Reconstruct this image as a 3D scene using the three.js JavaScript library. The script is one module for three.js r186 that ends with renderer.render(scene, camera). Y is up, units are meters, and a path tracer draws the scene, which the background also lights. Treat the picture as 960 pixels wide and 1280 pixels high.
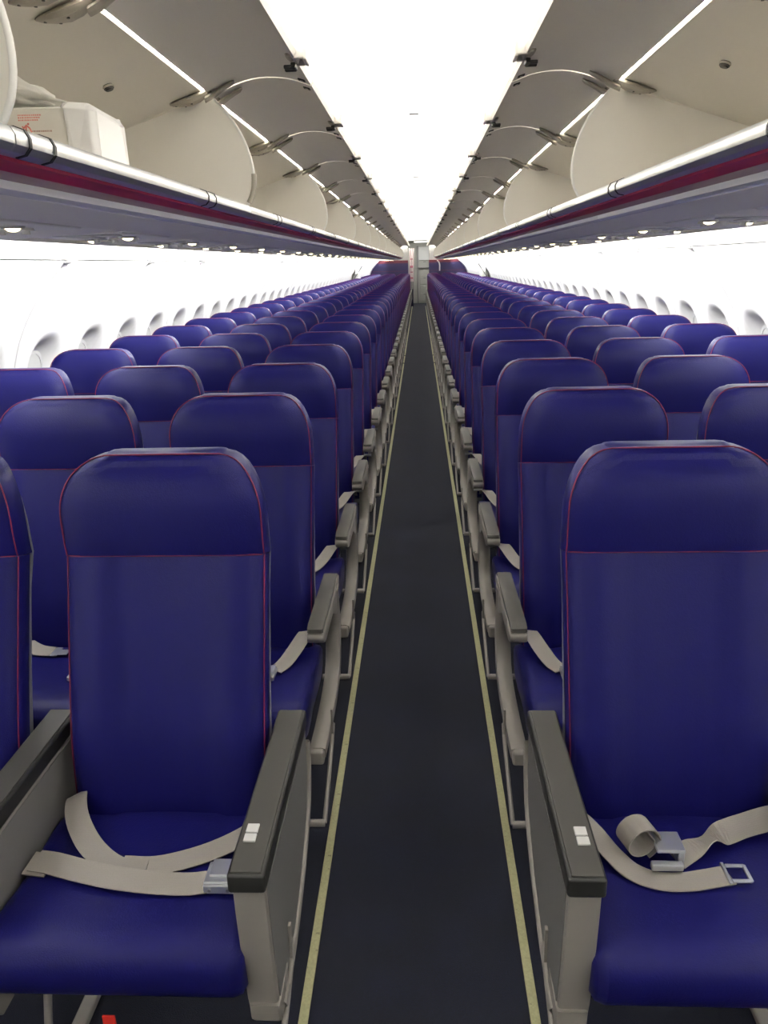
import * as THREE from 'three';
import { RoundedBoxGeometry } from 'three/addons/geometries/RoundedBoxGeometry.js';
import { mergeGeometries, toCreasedNormals } from 'three/addons/utils/BufferGeometryUtils.js';
import { RectAreaLightUniformsLib } from 'three/addons/lights/RectAreaLightUniformsLib.js';

// ---------------------------------------------------------------- camera, light, exposure
// x = across the cabin, y = height above the floor, z = minus the distance down the aisle
RectAreaLightUniformsLib.init();
const scene = new THREE.Scene();
scene.background = new THREE.Color(0x000000);
const renderer = new THREE.WebGLRenderer({ antialias: true });
renderer.toneMapping = THREE.LinearToneMapping;
renderer.toneMappingExposure = 1.0;
renderer.shadowMap.enabled = true;
renderer.shadowMap.type = THREE.PCFSoftShadowMap;
const camera = new THREE.PerspectiveCamera(66.78, 960 / 1280, 0.02, 120);
camera.position.set(0.0163, 1.492, 0);
camera.up.set(0.010437, 0.952192, -0.305323);
camera.lookAt(0.0163 - 0.048301, 1.492 - 0.304503, -0.951286);

const F_START = -1.6, F_END = 29.15, ROWS = 39, PITCH = 0.7177, ROW0 = 0.8235, BAY = 1.0668;
const CABIN = F_END - F_START, MIDF = (F_END + F_START) / 2;
const CEIL_LIGHT = 265, WALL_LIGHT = 90;
function stripLight(x, y, dx, dy, width, intensity, color) {
  const l = new THREE.RectAreaLight(color, intensity, CABIN - 0.1, width);
  l.position.set(x, y, -MIDF);
  l.up.set(dy, -dx, 0);
  l.lookAt(x + dx, y + dy, -MIDF);
  l.castShadow = true;
  scene.add(l);
}
{
  const l = new THREE.RectAreaLight(0xffffff, 22, 0.5, 0.3); l.position.set(0.1, 2.19, -(F_END + 0.95)); l.lookAt(0.1, 0, -(F_END + 0.95)); l.castShadow = true; scene.add(l);   // galley ceiling lamp
}
for (const s of [-1, 1]) {
  stripLight(s * 0.775, 2.068, -s * 0.45, 0.9, 0.05, CEIL_LIGHT, 0xfffaf2);   // ceiling wash tubes on top of the bins
  stripLight(s * 1.178, 1.617, s * 0.94, -0.34, 0.04, WALL_LIGHT, 0xffffff);  // sidewall wash tubes behind the service units
}

// ---------------------------------------------------------------- helpers
let seed = 7;
const rnd = () => { seed = (seed * 1664525 + 1013904223) >>> 0; return seed / 4294967296; };
const V = (x, y, z) => new THREE.Vector3(x, y, z);
const used = new Map();
function numbered(name) {
  const n = used.get(name) || 0; used.set(name, n + 1);
  return n ? `${name}_${String(n).padStart(3, '0')}` : name;
}
function boxUV(g) {
  if (!g.attributes.normal) g.computeVertexNormals();
  const p = g.attributes.position, n = g.attributes.normal, uv = new Float32Array(p.count * 2);
  for (let i = 0; i < p.count; i++) {
    const a = Math.abs(n.getX(i)), b = Math.abs(n.getY(i)), c = Math.abs(n.getZ(i));
    let u, v;
    if (a >= b && a >= c) { u = p.getZ(i); v = p.getY(i); } else if (b >= c) { u = p.getX(i); v = p.getZ(i); } else { u = p.getX(i); v = p.getY(i); }
    uv[2 * i] = u; uv[2 * i + 1] = v;
  }
  g.setAttribute('uv', new THREE.BufferAttribute(uv, 2));
  return g;
}
function mirror(g) {                                 // the same shape for the other side of the aisle
  const m = g.clone(); const p = m.attributes.position;
  for (let i = 0; i < p.count; i++) p.setX(i, -p.getX(i));
  if (m.index) { const a = m.index.array; for (let i = 0; i < a.length; i += 3) { const t = a[i]; a[i] = a[i + 1]; a[i + 1] = t; } }
  else for (const k of Object.keys(m.attributes)) {
    const at = m.attributes[k], w = at.itemSize, a = at.array;
    for (let i = 0; i < at.count; i += 3) for (let j = 0; j < w; j++) { const t = a[i * w + j]; a[i * w + j] = a[(i + 1) * w + j]; a[(i + 1) * w + j] = t; }
  }
  if (m.attributes.normal) { const n = m.attributes.normal; for (let i = 0; i < n.count; i++) n.setX(i, -n.getX(i)); }
  return m;
}
function plain(g) {
  let r = g.index ? g.toNonIndexed() : g;
  for (const k of Object.keys(r.attributes)) if (!['position', 'normal'].includes(k)) r.deleteAttribute(k);
  return r;
}
function join(list) { return boxUV(mergeGeometries(list.map(plain), false)); }
function loft(rings, cap0 = true, cap1 = true, crease = 0.7) {
  const n = rings[0].length, pos = [], idx = [];
  for (const r of rings) for (const p of r) pos.push(p.x, p.y, p.z);
  for (let i = 0; i < rings.length - 1; i++) for (let j = 0; j < n; j++) {
    const a = i * n + j, b = i * n + (j + 1) % n, c = a + n, d = b + n;
    idx.push(a, b, d, a, d, c);
  }
  const cap = (r, base, flip) => {
    const c = new THREE.Vector3(); r.forEach(p => c.add(p)); c.multiplyScalar(1 / n);
    const k = pos.length / 3; pos.push(c.x, c.y, c.z);
    for (let j = 0; j < n; j++) { const a = base + j, b = base + (j + 1) % n; flip ? idx.push(k, b, a) : idx.push(k, a, b); }
  };
  if (cap0) cap(rings[0], 0, true);
  if (cap1) cap(rings[rings.length - 1], (rings.length - 1) * n, false);
  let g = new THREE.BufferGeometry();
  g.setAttribute('position', new THREE.Float32BufferAttribute(pos, 3)); g.setIndex(idx);
  g.computeVertexNormals();
  g.computeBoundingBox();
  // make the faces look outwards
  let vol = 0; const A = V(), B = V(), C = V();
  for (let i = 0; i < idx.length; i += 3) {
    A.fromArray(pos, idx[i] * 3); B.fromArray(pos, idx[i + 1] * 3); C.fromArray(pos, idx[i + 2] * 3); vol += A.dot(B.cross(C));
  }
  if (vol < 0) { for (let i = 0; i < idx.length; i += 3) { const t = idx[i]; idx[i] = idx[i + 1]; idx[i + 1] = t; } g.setIndex(idx); }
  return boxUV(plain(toCreasedNormals(g, crease)));
}
function rbox(w, h, d, r, x = 0, y = 0, z = 0, seg = 2) {
  const g = new RoundedBoxGeometry(w, h, d, seg, Math.min(r, w / 2.01, h / 2.01, d / 2.01)); g.translate(x, y, z); return boxUV(plain(g));
}
function tube(pts, r, seg = 12, rad = 6, closed = false) {
  const c = new THREE.CatmullRomCurve3(pts, closed, 'catmullrom', 0.5);
  const g = new THREE.TubeGeometry(c, seg, r, rad, closed);
  if (closed) return boxUV(plain(g));
  return boxUV(plain(g));
}
function polyTube(pts, r, rad = 6) { const path = new THREE.CurvePath(); for (let i = 1; i < pts.length; i++) path.add(new THREE.LineCurve3(pts[i - 1], pts[i])); return boxUV(plain(new THREE.TubeGeometry(path, (pts.length - 1) * 4, r, rad, false))); }
function cyl(r0, r1, h, n, x, y, z, ax = 'y') {
  const g = new THREE.CylinderGeometry(r0, r1, h, n); if (ax === 'x') g.rotateZ(Math.PI / 2); if (ax === 'z') g.rotateX(Math.PI / 2); g.translate(x, y, z); return boxUV(plain(g));
}
// a side profile [z, y] swept across x, with rounded ends
function sweepX(prof, x0, x1, round = 0.01, crease = 0.7) {
  const cz = prof.reduce((a, p) => a + p[0], 0) / prof.length, cy = prof.reduce((a, p) => a + p[1], 0) / prof.length;
  const ring = (x, ins) => prof.map(([z, y]) => { const dz = z - cz, dy = y - cy, l = Math.hypot(dz, dy) || 1, k = Math.max(0, 1 - ins / l); return V(x, cy + dy * k, cz + dz * k); });
  const rs = [];
  const st = round > 0.004 ? [0, 0.5, 1] : [0, 1];
  for (const t of st) rs.push(ring(x0 + round * (1 - Math.cos(t * Math.PI / 2)), round * (1 - Math.sin(t * Math.PI / 2))));
  for (const t of [...st].reverse()) rs.push(ring(x1 - round * (1 - Math.cos(t * Math.PI / 2)), round * (1 - Math.sin(t * Math.PI / 2))));
  return loft(rs, true, true, crease);
}
// a cross-section [x, y] extruded down the aisle from distance f0 to f1 (relative)
function sweepF(prof, f0, f1, crease = 0.6) { return loft([prof.map(([x, y]) => V(x, y, -f0)), prof.map(([x, y]) => V(x, y, -f1))], true, true, crease); }
// a thick open sheet from a polyline [x, y]
function sheetF(line, t, f0, f1, crease = 0.6) {
  const a = [], b = [];
  line.forEach((p, i) => {
    const q0 = line[Math.max(0, i - 1)], q1 = line[Math.min(line.length - 1, i + 1)];
    const dx = q1[0] - q0[0], dy = q1[1] - q0[1], l = Math.hypot(dx, dy);
    a.push([p[0], p[1]]); b.push([p[0] - dy / l * t, p[1] + dx / l * t]);
  });
  const quadCap = (z, flip) => {
    const pos = [], idx = []; a.forEach((p, i) => pos.push(p[0], p[1], z, b[i][0], b[i][1], z));
    for (let i = 0; i < a.length - 1; i++) { const k = 2 * i; flip ? idx.push(k, k + 2, k + 1, k + 1, k + 2, k + 3) : idx.push(k, k + 1, k + 2, k + 1, k + 3, k + 2); }
    const g = new THREE.BufferGeometry(); g.setAttribute('position', new THREE.Float32BufferAttribute(pos, 3)); g.setIndex(idx); g.computeVertexNormals(); return plain(g);
  };
  const prof = [...a, ...b.slice().reverse()];
  const g = loft([prof.map(([x, y]) => V(x, y, -f0)), prof.map(([x, y]) => V(x, y, -f1))], false, false, crease);
  return join([g, quadCap(-f0, true), quadCap(-f1, false)]);
}
// flat strap along points; up[i] is the way the flat side looks
function strap(pts, ups, width, thick = 0.0022, seg = 22) {
  const c = new THREE.CatmullRomCurve3(pts, false, 'centripetal'), u = new THREE.CatmullRomCurve3(ups, false, 'centripetal');
  const rings = [];
  for (let i = 0; i <= seg; i++) {
    const t = i / seg, p = c.getPoint(t), tan = c.getTangent(t), up = u.getPoint(t).normalize();
    const side = new THREE.Vector3().crossVectors(tan, up).normalize(); const n = new THREE.Vector3().crossVectors(side, tan).normalize();
    const q = (a, b) => p.clone().addScaledVector(side, a * width / 2).addScaledVector(n, b * thick / 2);
    rings.push([q(-1, -1), q(1, -1), q(1, 1), q(-1, 1)]);
  }
  return loft(rings, true, true, 0.6);
}
function put(name, geo, mat, parent) {
  const m = new THREE.Mesh(geo, mat); m.name = parent === scene ? numbered(name) : name; m.castShadow = m.receiveShadow = true; parent.add(m); return m;
}
function thing(name, label, category, x = 0, y = 0, f = 0, group) {
  const g = new THREE.Group(); g.name = numbered(name); g.position.set(x, y, -f); g.userData = { label, category }; if (group) g.userData.group = group; scene.add(g); return g;
}
function tag(o, label, category, group) { o.userData = { label, category }; if (group) o.userData.group = group; return o; }
function struct(name, geo, mat, x = 0, y = 0, f = 0) { const m = put(name, geo, mat, scene); m.position.set(x, y, -f); m.userData.kind = 'structure'; return m; }
function structGroup(name, x = 0, y = 0, f = 0) { const g = new THREE.Group(); g.name = numbered(name); g.position.set(x, y, -f); g.userData.kind = 'structure'; scene.add(g); return g; }

// ---------------------------------------------------------------- textures and materials
function noiseTex(size, fn, srgb) {
  const d = new Uint8Array(size * size * 4);
  for (let j = 0; j < size; j++) for (let i = 0; i < size; i++) { const c = fn(i, j); const k = 4 * (j * size + i); d[k] = c[0]; d[k + 1] = c[1]; d[k + 2] = c[2]; d[k + 3] = 255; }
  const t = new THREE.DataTexture(d, size, size); t.wrapS = t.wrapT = THREE.RepeatWrapping; t.magFilter = THREE.LinearFilter; t.minFilter = THREE.LinearMipmapLinearFilter; t.generateMipmaps = true;
  if (srgb) t.colorSpace = THREE.SRGBColorSpace; t.needsUpdate = true; return t;
}
function lattice(n) { const a = new Float32Array(n * n); for (let i = 0; i < a.length; i++) a[i] = rnd(); return (x, y) => { const xi = Math.floor(x), yi = Math.floor(y), fx = x - xi, fy = y - yi, w = (i, j) => a[((yi + j) % n + n) % n * n + ((xi + i) % n + n) % n]; const sx = fx * fx * (3 - 2 * fx), sy = fy * fy * (3 - 2 * fy); return (w(0, 0) * (1 - sx) + w(1, 0) * sx) * (1 - sy) + (w(0, 1) * (1 - sx) + w(1, 1) * sx) * sy; }; }
const n64 = lattice(64), n16 = lattice(16), n8 = lattice(8);
const leatherBump = noiseTex(256, (i, j) => { const v = 90 + 110 * n64(i / 4, j / 4) + 50 * n16(i / 16, j / 16); return [v, v, v]; });
leatherBump.repeat.set(9, 9);
const carpetMap = noiseTex(512, (i, j) => {
  const w = ((i >> 1) + (j >> 1)) % 2 ? 1.12 : 0.9, f = (0.72 + 0.5 * rnd()) * w * (0.85 + 0.3 * n8(i / 64, j / 64));
  const sp = rnd() > 0.9993 ? 2.6 : 1; return [Math.min(255, 8 * f * sp), Math.min(255, 13 * f * sp), Math.min(255, 32 * f * sp)];
}, true);
carpetMap.repeat.set(1.6, 1.6);
const carpetBump = noiseTex(256, (i, j) => { const v = 120 + 120 * rnd() * (((i >> 1) + (j >> 1)) % 2 ? 1 : 0.6); return [v, v, v]; });
carpetBump.repeat.set(6, 6);
const stripMap = noiseTex(256, (i, j) => { const m = 0.93 + 0.1 * n64(i / 4, j / 4), d = n16(i / 16, j / 16) > 0.93 && rnd() > 0.5 ? 0.55 : 1; return [168 * m * d, 166 * m * d, 124 * m * d]; }, true);
stripMap.repeat.set(4, 4);
const weaveMap = noiseTex(128, (i, j) => { const v = 0.94 + 0.1 * rnd() - (j % 8 === 0 ? 0.05 : 0); return [146 * v, 140 * v, 133 * v]; }, true);
weaveMap.repeat.set(20, 20);
const plasticBump = noiseTex(256, () => { const v = 128 + 90 * (rnd() - 0.5); return [v, v, v]; });
plasticBump.repeat.set(8, 8);
const L = (r, g, b) => new THREE.Color().setRGB(r, g, b);
const std = o => new THREE.MeshStandardMaterial({ side: THREE.DoubleSide, ...o });
const M = {
  leather: new THREE.MeshPhysicalMaterial({ side: THREE.DoubleSide, color: L(0.0064, 0.0060, 0.080), roughness: 0.40, specularIntensity: 0.34, bumpMap: leatherBump, bumpScale: 0.0004 }),
  piping: std({ color: L(0.16, 0.004, 0.034), roughness: 0.6 }),
  shell: std({ color: L(0.20, 0.21, 0.22), roughness: 0.5 }),
  beige: std({ color: L(0.23, 0.211, 0.188), roughness: 0.5, bumpMap: plasticBump, bumpScale: 0.0001 }),
  panel: std({ color: L(0.145, 0.141, 0.133), roughness: 0.45, bumpMap: plasticBump, bumpScale: 0.0002 }),
  pad: std({ color: L(0.041, 0.039, 0.033), roughness: 0.5, bumpMap: plasticBump, bumpScale: 0.0002 }),
  darkpad: std({ color: L(0.016, 0.016, 0.014), roughness: 0.45, bumpMap: plasticBump, bumpScale: 0.0002 }),
  belt: std({ color: 0xffffff, map: weaveMap, roughness: 0.75 }),
  chrome: std({ color: L(0.62, 0.64, 0.66), metalness: 0.7, roughness: 0.3 }),
  steel: std({ color: L(0.42, 0.42, 0.41), metalness: 0.7, roughness: 0.4 }),
  button: std({ color: L(0.62, 0.62, 0.60), roughness: 0.4 }),
  red: std({ color: L(0.55, 0.02, 0.012), roughness: 0.6 }),
  black: std({ color: L(0.012, 0.012, 0.013), roughness: 0.6 }),
  carpet: std({ color: 0xffffff, map: carpetMap, roughness: 0.95, bumpMap: carpetBump, bumpScale: 0.002 }),
  strip: std({ color: 0xffffff, map: stripMap, roughness: 0.6 }),
  ceiling: std({ color: L(0.82, 0.82, 0.80), roughness: 0.7 }),
  wall: std({ color: L(0.84, 0.83, 0.81), roughness: 0.6 }),
  binInner: std({ color: L(0.77, 0.73, 0.645), roughness: 0.55, bumpMap: plasticBump, bumpScale: 0.0001 }),
  partition: std({ color: L(0.88, 0.85, 0.78), roughness: 0.5 }),
  partRim: std({ color: L(0.88, 0.87, 0.83), roughness: 0.45 }),
  doorInner: std({ color: L(0.74, 0.71, 0.66), roughness: 0.5, bumpMap: plasticBump, bumpScale: 0.0001 }),
  hinge: std({ color: L(0.38, 0.35, 0.29), roughness: 0.5 }),
  latch: std({ color: L(0.05, 0.047, 0.042), roughness: 0.5 }),
  latchCup: std({ color: L(0.60, 0.57, 0.53), roughness: 0.45 }),
  rail: std({ color: L(0.60, 0.61, 0.62), metalness: 0.92, roughness: 0.3 }),
  bead: std({ color: L(0.86, 0.86, 0.85), roughness: 0.22 }),
  magenta: std({ color: L(0.42, 0.022, 0.08), roughness: 0.45 }),
  pinkgrey: std({ color: L(0.45, 0.34, 0.35), roughness: 0.5 }),
  valance: std({ color: L(0.72, 0.69, 0.64), roughness: 0.45 }),
  psu: std({ color: L(0.70, 0.69, 0.67), roughness: 0.5 }),
  psuDark: std({ color: L(0.12, 0.12, 0.12), roughness: 0.5 }),
  readLamp: std({ color: L(0.8, 0.7, 0.5), emissive: L(1, 0.86, 0.55), emissiveIntensity: 6, roughness: 0.4 }),
  lampTube: std({ color: L(0.8, 0.8, 0.8), emissive: L(1, 0.98, 0.95), emissiveIntensity: 3, roughness: 0.4 }),
  seam: std({ color: L(0.35, 0.34, 0.33), roughness: 0.7 }),
  bezel: std({ color: L(0.66, 0.66, 0.65), roughness: 0.4 }),
  shade: std({ color: L(0.60, 0.60, 0.58), roughness: 0.6 }),
  glass: new THREE.MeshPhysicalMaterial({ side: THREE.DoubleSide, color: L(0.05, 0.055, 0.06), roughness: 0.08, clearcoat: 0.5 }),
  purple: std({ color: L(0.010, 0.006, 0.042), roughness: 0.85 }),
  band: std({ color: L(0.07, 0.003, 0.012), roughness: 0.8 }),
  nozzle: std({ color: L(0.40, 0.395, 0.385), roughness: 0.4 }),
  bulkTop: std({ color: L(0.30, 0.295, 0.285), roughness: 0.5 }),
  galley: std({ color: L(0.50, 0.50, 0.46), roughness: 0.4 }),
  galleyWhite: std({ color: L(0.82, 0.82, 0.80), roughness: 0.4 }),
  wrap: new THREE.MeshPhysicalMaterial({ side: THREE.DoubleSide, color: L(0.90, 0.89, 0.87), roughness: 0.35, clearcoat: 0.4, clearcoatRoughness: 0.25 }),
  paper: std({ color: L(0.86, 0.84, 0.78), roughness: 0.8 }),
};

// ---------------------------------------------------------------- floor
struct('floor', rbox(3.9, 0.08, CABIN + 3.2, 0.002, 0, -0.0401, 0), M.carpet, 0, 0, MIDF + 1.5);
const stripPieces = [[F_START + 0.1, 12.2, 'running past the front rows'], [12.32, 13.25, 'short piece in mid cabin'], [13.37, F_END - 0.2, 'running to the rear galley']];
for (const s of [-1, 1]) for (const [a, b, w] of stripPieces)
  tag(put('floor_path_strip', rbox(0.0205, 0.004, b - a, 0.0012, s * 0.2395, 0.002, -(a + b) / 2, 1), M.strip, scene),
    `pale yellow glow strip on the carpet, ${w}, ${s < 0 ? 'on the package side' : 'opposite the package'}`, 'floor strip', 'floor strips along the aisle');

// ---------------------------------------------------------------- walls with window recesses
const wallProf = [[1.445, 1.537], [1.50, 1.492], [1.565, 1.425], [1.63, 1.345], [1.69, 1.25], [1.735, 1.15], [1.77, 1.04], [1.795, 0.9], [1.805, 0.75], [1.80, 0.55], [1.78, 0.35], [1.75, 0.15], [1.72, 0]];
const wallCurve = new THREE.CatmullRomCurve3(wallProf.map(([x, y]) => V(x, y, 0)));
function wallX(y) { let lo = 0, hi = 1; for (let k = 0; k < 30; k++) { const m = (lo + hi) / 2; if (wallCurve.getPoint(m).y > y) lo = m; else hi = m; } return wallCurve.getPoint(lo).x; }
const WIN_Y = 0.995, WIN_HW = 0.165, WIN_HH = 0.225;
function windowRho(df, y) { const a = Math.abs(df) / WIN_HW, b = Math.abs(y - WIN_Y) / WIN_HH; return Math.pow(Math.pow(a, 2.6) + Math.pow(b, 2.6), 1 / 2.6); }
const sstep = (a, b, x) => { const t = Math.min(1, Math.max(0, (x - a) / (b - a))); return t * t * (3 - 2 * t); };
function wallGeo() {
  const NU = 46, ys = []; for (let i = 0; i <= 50; i++) { const t = i / 50; ys.push(1.537 * (1 - t)); }
  const extra = []; for (let y = 1.27; y > 0.74; y -= 0.02) extra.push(y);
  const all = [...ys.filter(y => y > 1.275 || y < 0.735), ...extra].sort((a, b) => b - a);
  const pos = [], idx = [], W = BAY - 0.004;
  for (const y of all) for (let j = 0; j <= NU; j++) {
    const f = W * j / NU; const c = Math.min(Math.abs(f - BAY * 0.25), Math.abs(f - BAY * 0.75));
    const r = windowRho(c, y), d = 0.062 * (1 - sstep(0.66, 1.0, r));
    const e = Math.min(f, W - f); const edge = 0.006 * (1 - sstep(0, 0.012, e)) + 0.008 * (1 - sstep(0, 0.03, 1.537 - y));
    pos.push(wallX(y) + d + edge, y, -f);
  }
  for (let i = 0; i < all.length - 1; i++) for (let j = 0; j < NU; j++) { const a = i * (NU + 1) + j, b = a + 1, c = a + NU + 1, d = c + 1; idx.push(a, c, b, b, c, d); }
  const g = new THREE.BufferGeometry(); g.setAttribute('position', new THREE.Float32BufferAttribute(pos, 3)); g.setIndex(idx); g.computeVertexNormals();
  return boxUV(g);
}
const WALL_R = wallGeo(), WALL_L = mirror(WALL_R);
const WIN0 = 3.632;                                   // centre of one window down the aisle
const ovalShape = (a, b, n = 28, p = 2.6) => { const s = []; for (let i = 0; i < n; i++) { const t = i / n * Math.PI * 2, c = Math.cos(t), q = Math.sin(t); s.push([Math.sign(c) * Math.pow(Math.abs(c), 2 / p) * a, Math.sign(q) * Math.pow(Math.abs(q), 2 / p) * b]); } return s; };
const ringGeo = (() => {                              // bezel around the pane, in the z-y plane
  const o = ovalShape(0.112, 0.152), i = ovalShape(0.098, 0.136); const mk = (s, x) => s.map(([z, y]) => V(x, y, z));
  const rings = [mk(o, 0.012), mk(o, -0.004), mk(i, -0.004), mk(i, 0.012), mk(o, 0.012)]; return loft(rings, false, false, 0.6);
})();
const paneGeo = (() => { const o = ovalShape(0.104, 0.143); return loft([o.map(([z, y]) => V(0.006, y, z)), o.map(([z, y]) => V(0.012, y, z))], true, true); })();
const shadeGeo = (() => { const o = ovalShape(0.1, 0.139).map(([z, y]) => [z, Math.max(y, -0.01)]); return loft([o.map(([z, y]) => V(-0.001, y, z)), o.map(([z, y]) => V(0.004, y, z))], true, true); })();
const shadeLip = rbox(0.014, 0.016, 0.15, 0.005, -0.006, -0.012, 0);
let wn = 0;
const wallBays = []; for (let f = WIN0 - BAY * 0.25 - 5 * BAY; f < F_END; f += BAY) wallBays.push(f);
for (const s of [-1, 1]) {
  const wall = structGroup(s < 0 ? 'wall_left' : 'wall_right');
  for (const f0 of wallBays) {
    if (f0 + BAY > F_END + 0.4) continue; const p = put('sidewall_panel', s < 0 ? WALL_L : WALL_R, M.wall, wall); p.position.z = -f0;
    for (const k of [0.25, 0.75]) {
      const f = f0 + BAY * k; if (f < -1.4 || f > F_END - 0.3) continue;
      const w = structGroup(`window_${++wn}`, s * (wallX(WIN_Y) + 0.052), WIN_Y, f);
      w.scale.x = 1; w.rotation.z = s * 0.2;
      const turn = o => { if (s < 0) o.rotation.y = Math.PI; return o; };
      turn(put('window_frame', ringGeo, M.bezel, w)); turn(put('pane', paneGeo, M.glass, w)); const sh = turn(put('window_shade', shadeGeo, M.shade, w)); put('handle', shadeLip, M.wall, sh);
    }
  }
  // outer skin closes the cabin behind the panels and above the bins
  const hull = []; for (let i = 0; i <= 14; i++) { const a = -0.62 + i / 14 * 1.95; hull.push([s * (1.99 * Math.cos(a)), 0.86 + 1.64 * Math.sin(a)]); }
  struct(s < 0 ? 'wall_outer_left' : 'wall_outer_right', sheetF(s < 0 ? hull : hull, s < 0 ? 0.06 : -0.06, F_START - 0.05, F_END + 3), M.wall);
  // light cover between the service units and the wall
  const cove = [[1.165, 1.70], [1.24, 1.695], [1.31, 1.675], [1.37, 1.635], [1.415, 1.585], [1.438, 1.541]].map(([x, y]) => [s * x, y]);
  const cg = sheetF(cove, s > 0 ? 0.008 : -0.008, 0, BAY - 0.004), coveGroup = structGroup(s < 0 ? 'trim_1' : 'trim_2');
  for (const f0 of wallBays) { const p = put('cove_panel', cg, M.wall, coveGroup); p.position.z = -(f0 + 0.35); }
  const clipG = rbox(0.045, 0.02, 0.06, 0.006, 0, 0, 0), coveJoint = sheetF(cove.slice(2).map(([x, y]) => [x - s * 0.002, y - 0.002]), s > 0 ? 0.004 : -0.004, -0.004, 0.004);
  for (const f0 of wallBays) { const p = put('cove_joint', coveJoint, M.seam, coveGroup); p.position.z = -(f0 + 0.348); }
  for (const f0 of wallBays) if (f0 > 0.5 && f0 < 24) { const c = put('joint_clip', clipG, M.nozzle, coveGroup); c.position.set(s * 1.447, 1.535, -(f0 - 0.002)); }
}
// front and rear ends
struct('wall_front', rbox(3.9, 2.5, 0.06, 0.002, 0, 1.2, 0), std({ color: L(0.22, 0.22, 0.22), roughness: 0.7 }), 0, 0, F_START);

// ---------------------------------------------------------------- ceiling
{
  const line = []; for (let i = -12; i <= 12; i++) { const x = i / 12 * 1.12; line.push([x, 2.25 - 0.30 * Math.pow(Math.max(0, Math.abs(x) - 0.2) / 0.92, 2)]); }
  const ceil = structGroup('ceiling'), pg = sheetF(line, 0.02, 0, BAY - 0.006), back = sheetF(line.map(([x, y]) => [x, y + 0.024]), 0.02, F_START - 0.05, F_END + 3);
  put('ceiling_backing', back, M.ceiling, ceil);
  for (let f = 3.01 - 5 * BAY; f < F_END + 0.1; f += BAY) { const p = put('ceiling_panel', pg, M.ceiling, ceil); p.position.z = -f; }
  const slot = rbox(0.05, 0.006, 0.022, 0.003);
  let k = 0;
  for (let f = 4.6; f < 27; f += 3 * BAY) tag(put('ceiling_slot', slot, M.black, scene), 'small dark rectangular slot in the white aisle ceiling panel', 'ceiling slot', 'ceiling slots along the aisle').position.set(-0.003, 2.248, -f);
}

// ---------------------------------------------------------------- lamp tubes (the lights themselves are set at the top)
for (const s of [-1, 1]) {
  const side = s < 0 ? 'on the package side' : 'opposite the package';
  const t = cyl(0.016, 0.016, CABIN - 0.1, 8, 0, 0, 0, 'z');
  tag(put('ceiling_lamp_tube', t, M.lampTube, scene), `white fluorescent ceiling lamp tube on top of the bins ${side}`, 'lamp').position.set(s * 0.782, 2.05, -MIDF);
  tag(put('sidewall_lamp_tube', t.clone().scale(0.7, 0.7, 1), M.lampTube, scene), `white fluorescent wall lamp tube behind the service panels ${side}`, 'lamp').position.set(s * 1.165, 1.622, -MIDF);
}

// ---------------------------------------------------------------- overhead bins
const doorLine = (() => { const c = new THREE.CatmullRomCurve3([V(0.639, 2.015, 0), V(0.56, 2.047, 0), V(0.48, 2.063, 0), V(0.39, 2.057, 0), V(0.318, 2.034, 0)]); return c.getPoints(14).map(p => [p.x, p.y]); })();
const partEdge = (() => { const c = new THREE.CatmullRomCurve3([V(0.642, 2.012, 0), V(0.598, 1.965, 0), V(0.558, 1.905, 0), V(0.532, 1.84, 0), V(0.522, 1.775, 0), V(0.530, 1.722, 0), V(0.552, 1.682, 0)]); return c.getPoints(20).map(p => [p.x, p.y]); })();
const BIN = {}, lengths = new Map();
const lineOf = {
  shell: [[[0.556, 1.672], [0.75, 1.664], [1.06, 1.655], [1.098, 1.67], [1.11, 1.71], [1.11, 1.845], [1.10, 1.872], [1.07, 1.885], [0.90, 1.940], [0.660, 2.020]], -0.012],
  door: [doorLine, -0.018],
  rail: [[[0.572, 1.690], [0.556, 1.690], [0.543, 1.685], [0.537, 1.674], [0.538, 1.662], [0.546, 1.653], [0.560, 1.650], [0.575, 1.652]], 0.004],
  stripe: [[[0.572, 1.652], [0.585, 1.650], [0.600, 1.642]], -0.006],
  lower: [[[0.600, 1.642], [0.612, 1.636], [0.625, 1.631]], -0.006],
  bead: [[[0.625, 1.632], [0.621, 1.626], [0.622, 1.620], [0.629, 1.6165], [0.64, 1.616]], -0.006],
  valance: [[[0.638, 1.616], [0.68, 1.6145], [0.74, 1.609], [0.805, 1.601]], -0.006],
};
function run(key, len, s) {                           // a length of one of the bin's long profiles
  const id = `${key} ${len.toFixed(4)} ${s}`;
  if (!lengths.has(id)) { const g = sheetF(lineOf[key][0], lineOf[key][1], 0, len); lengths.set(id, s < 0 ? mirror(g) : g); }
  return lengths.get(id);
}
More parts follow.
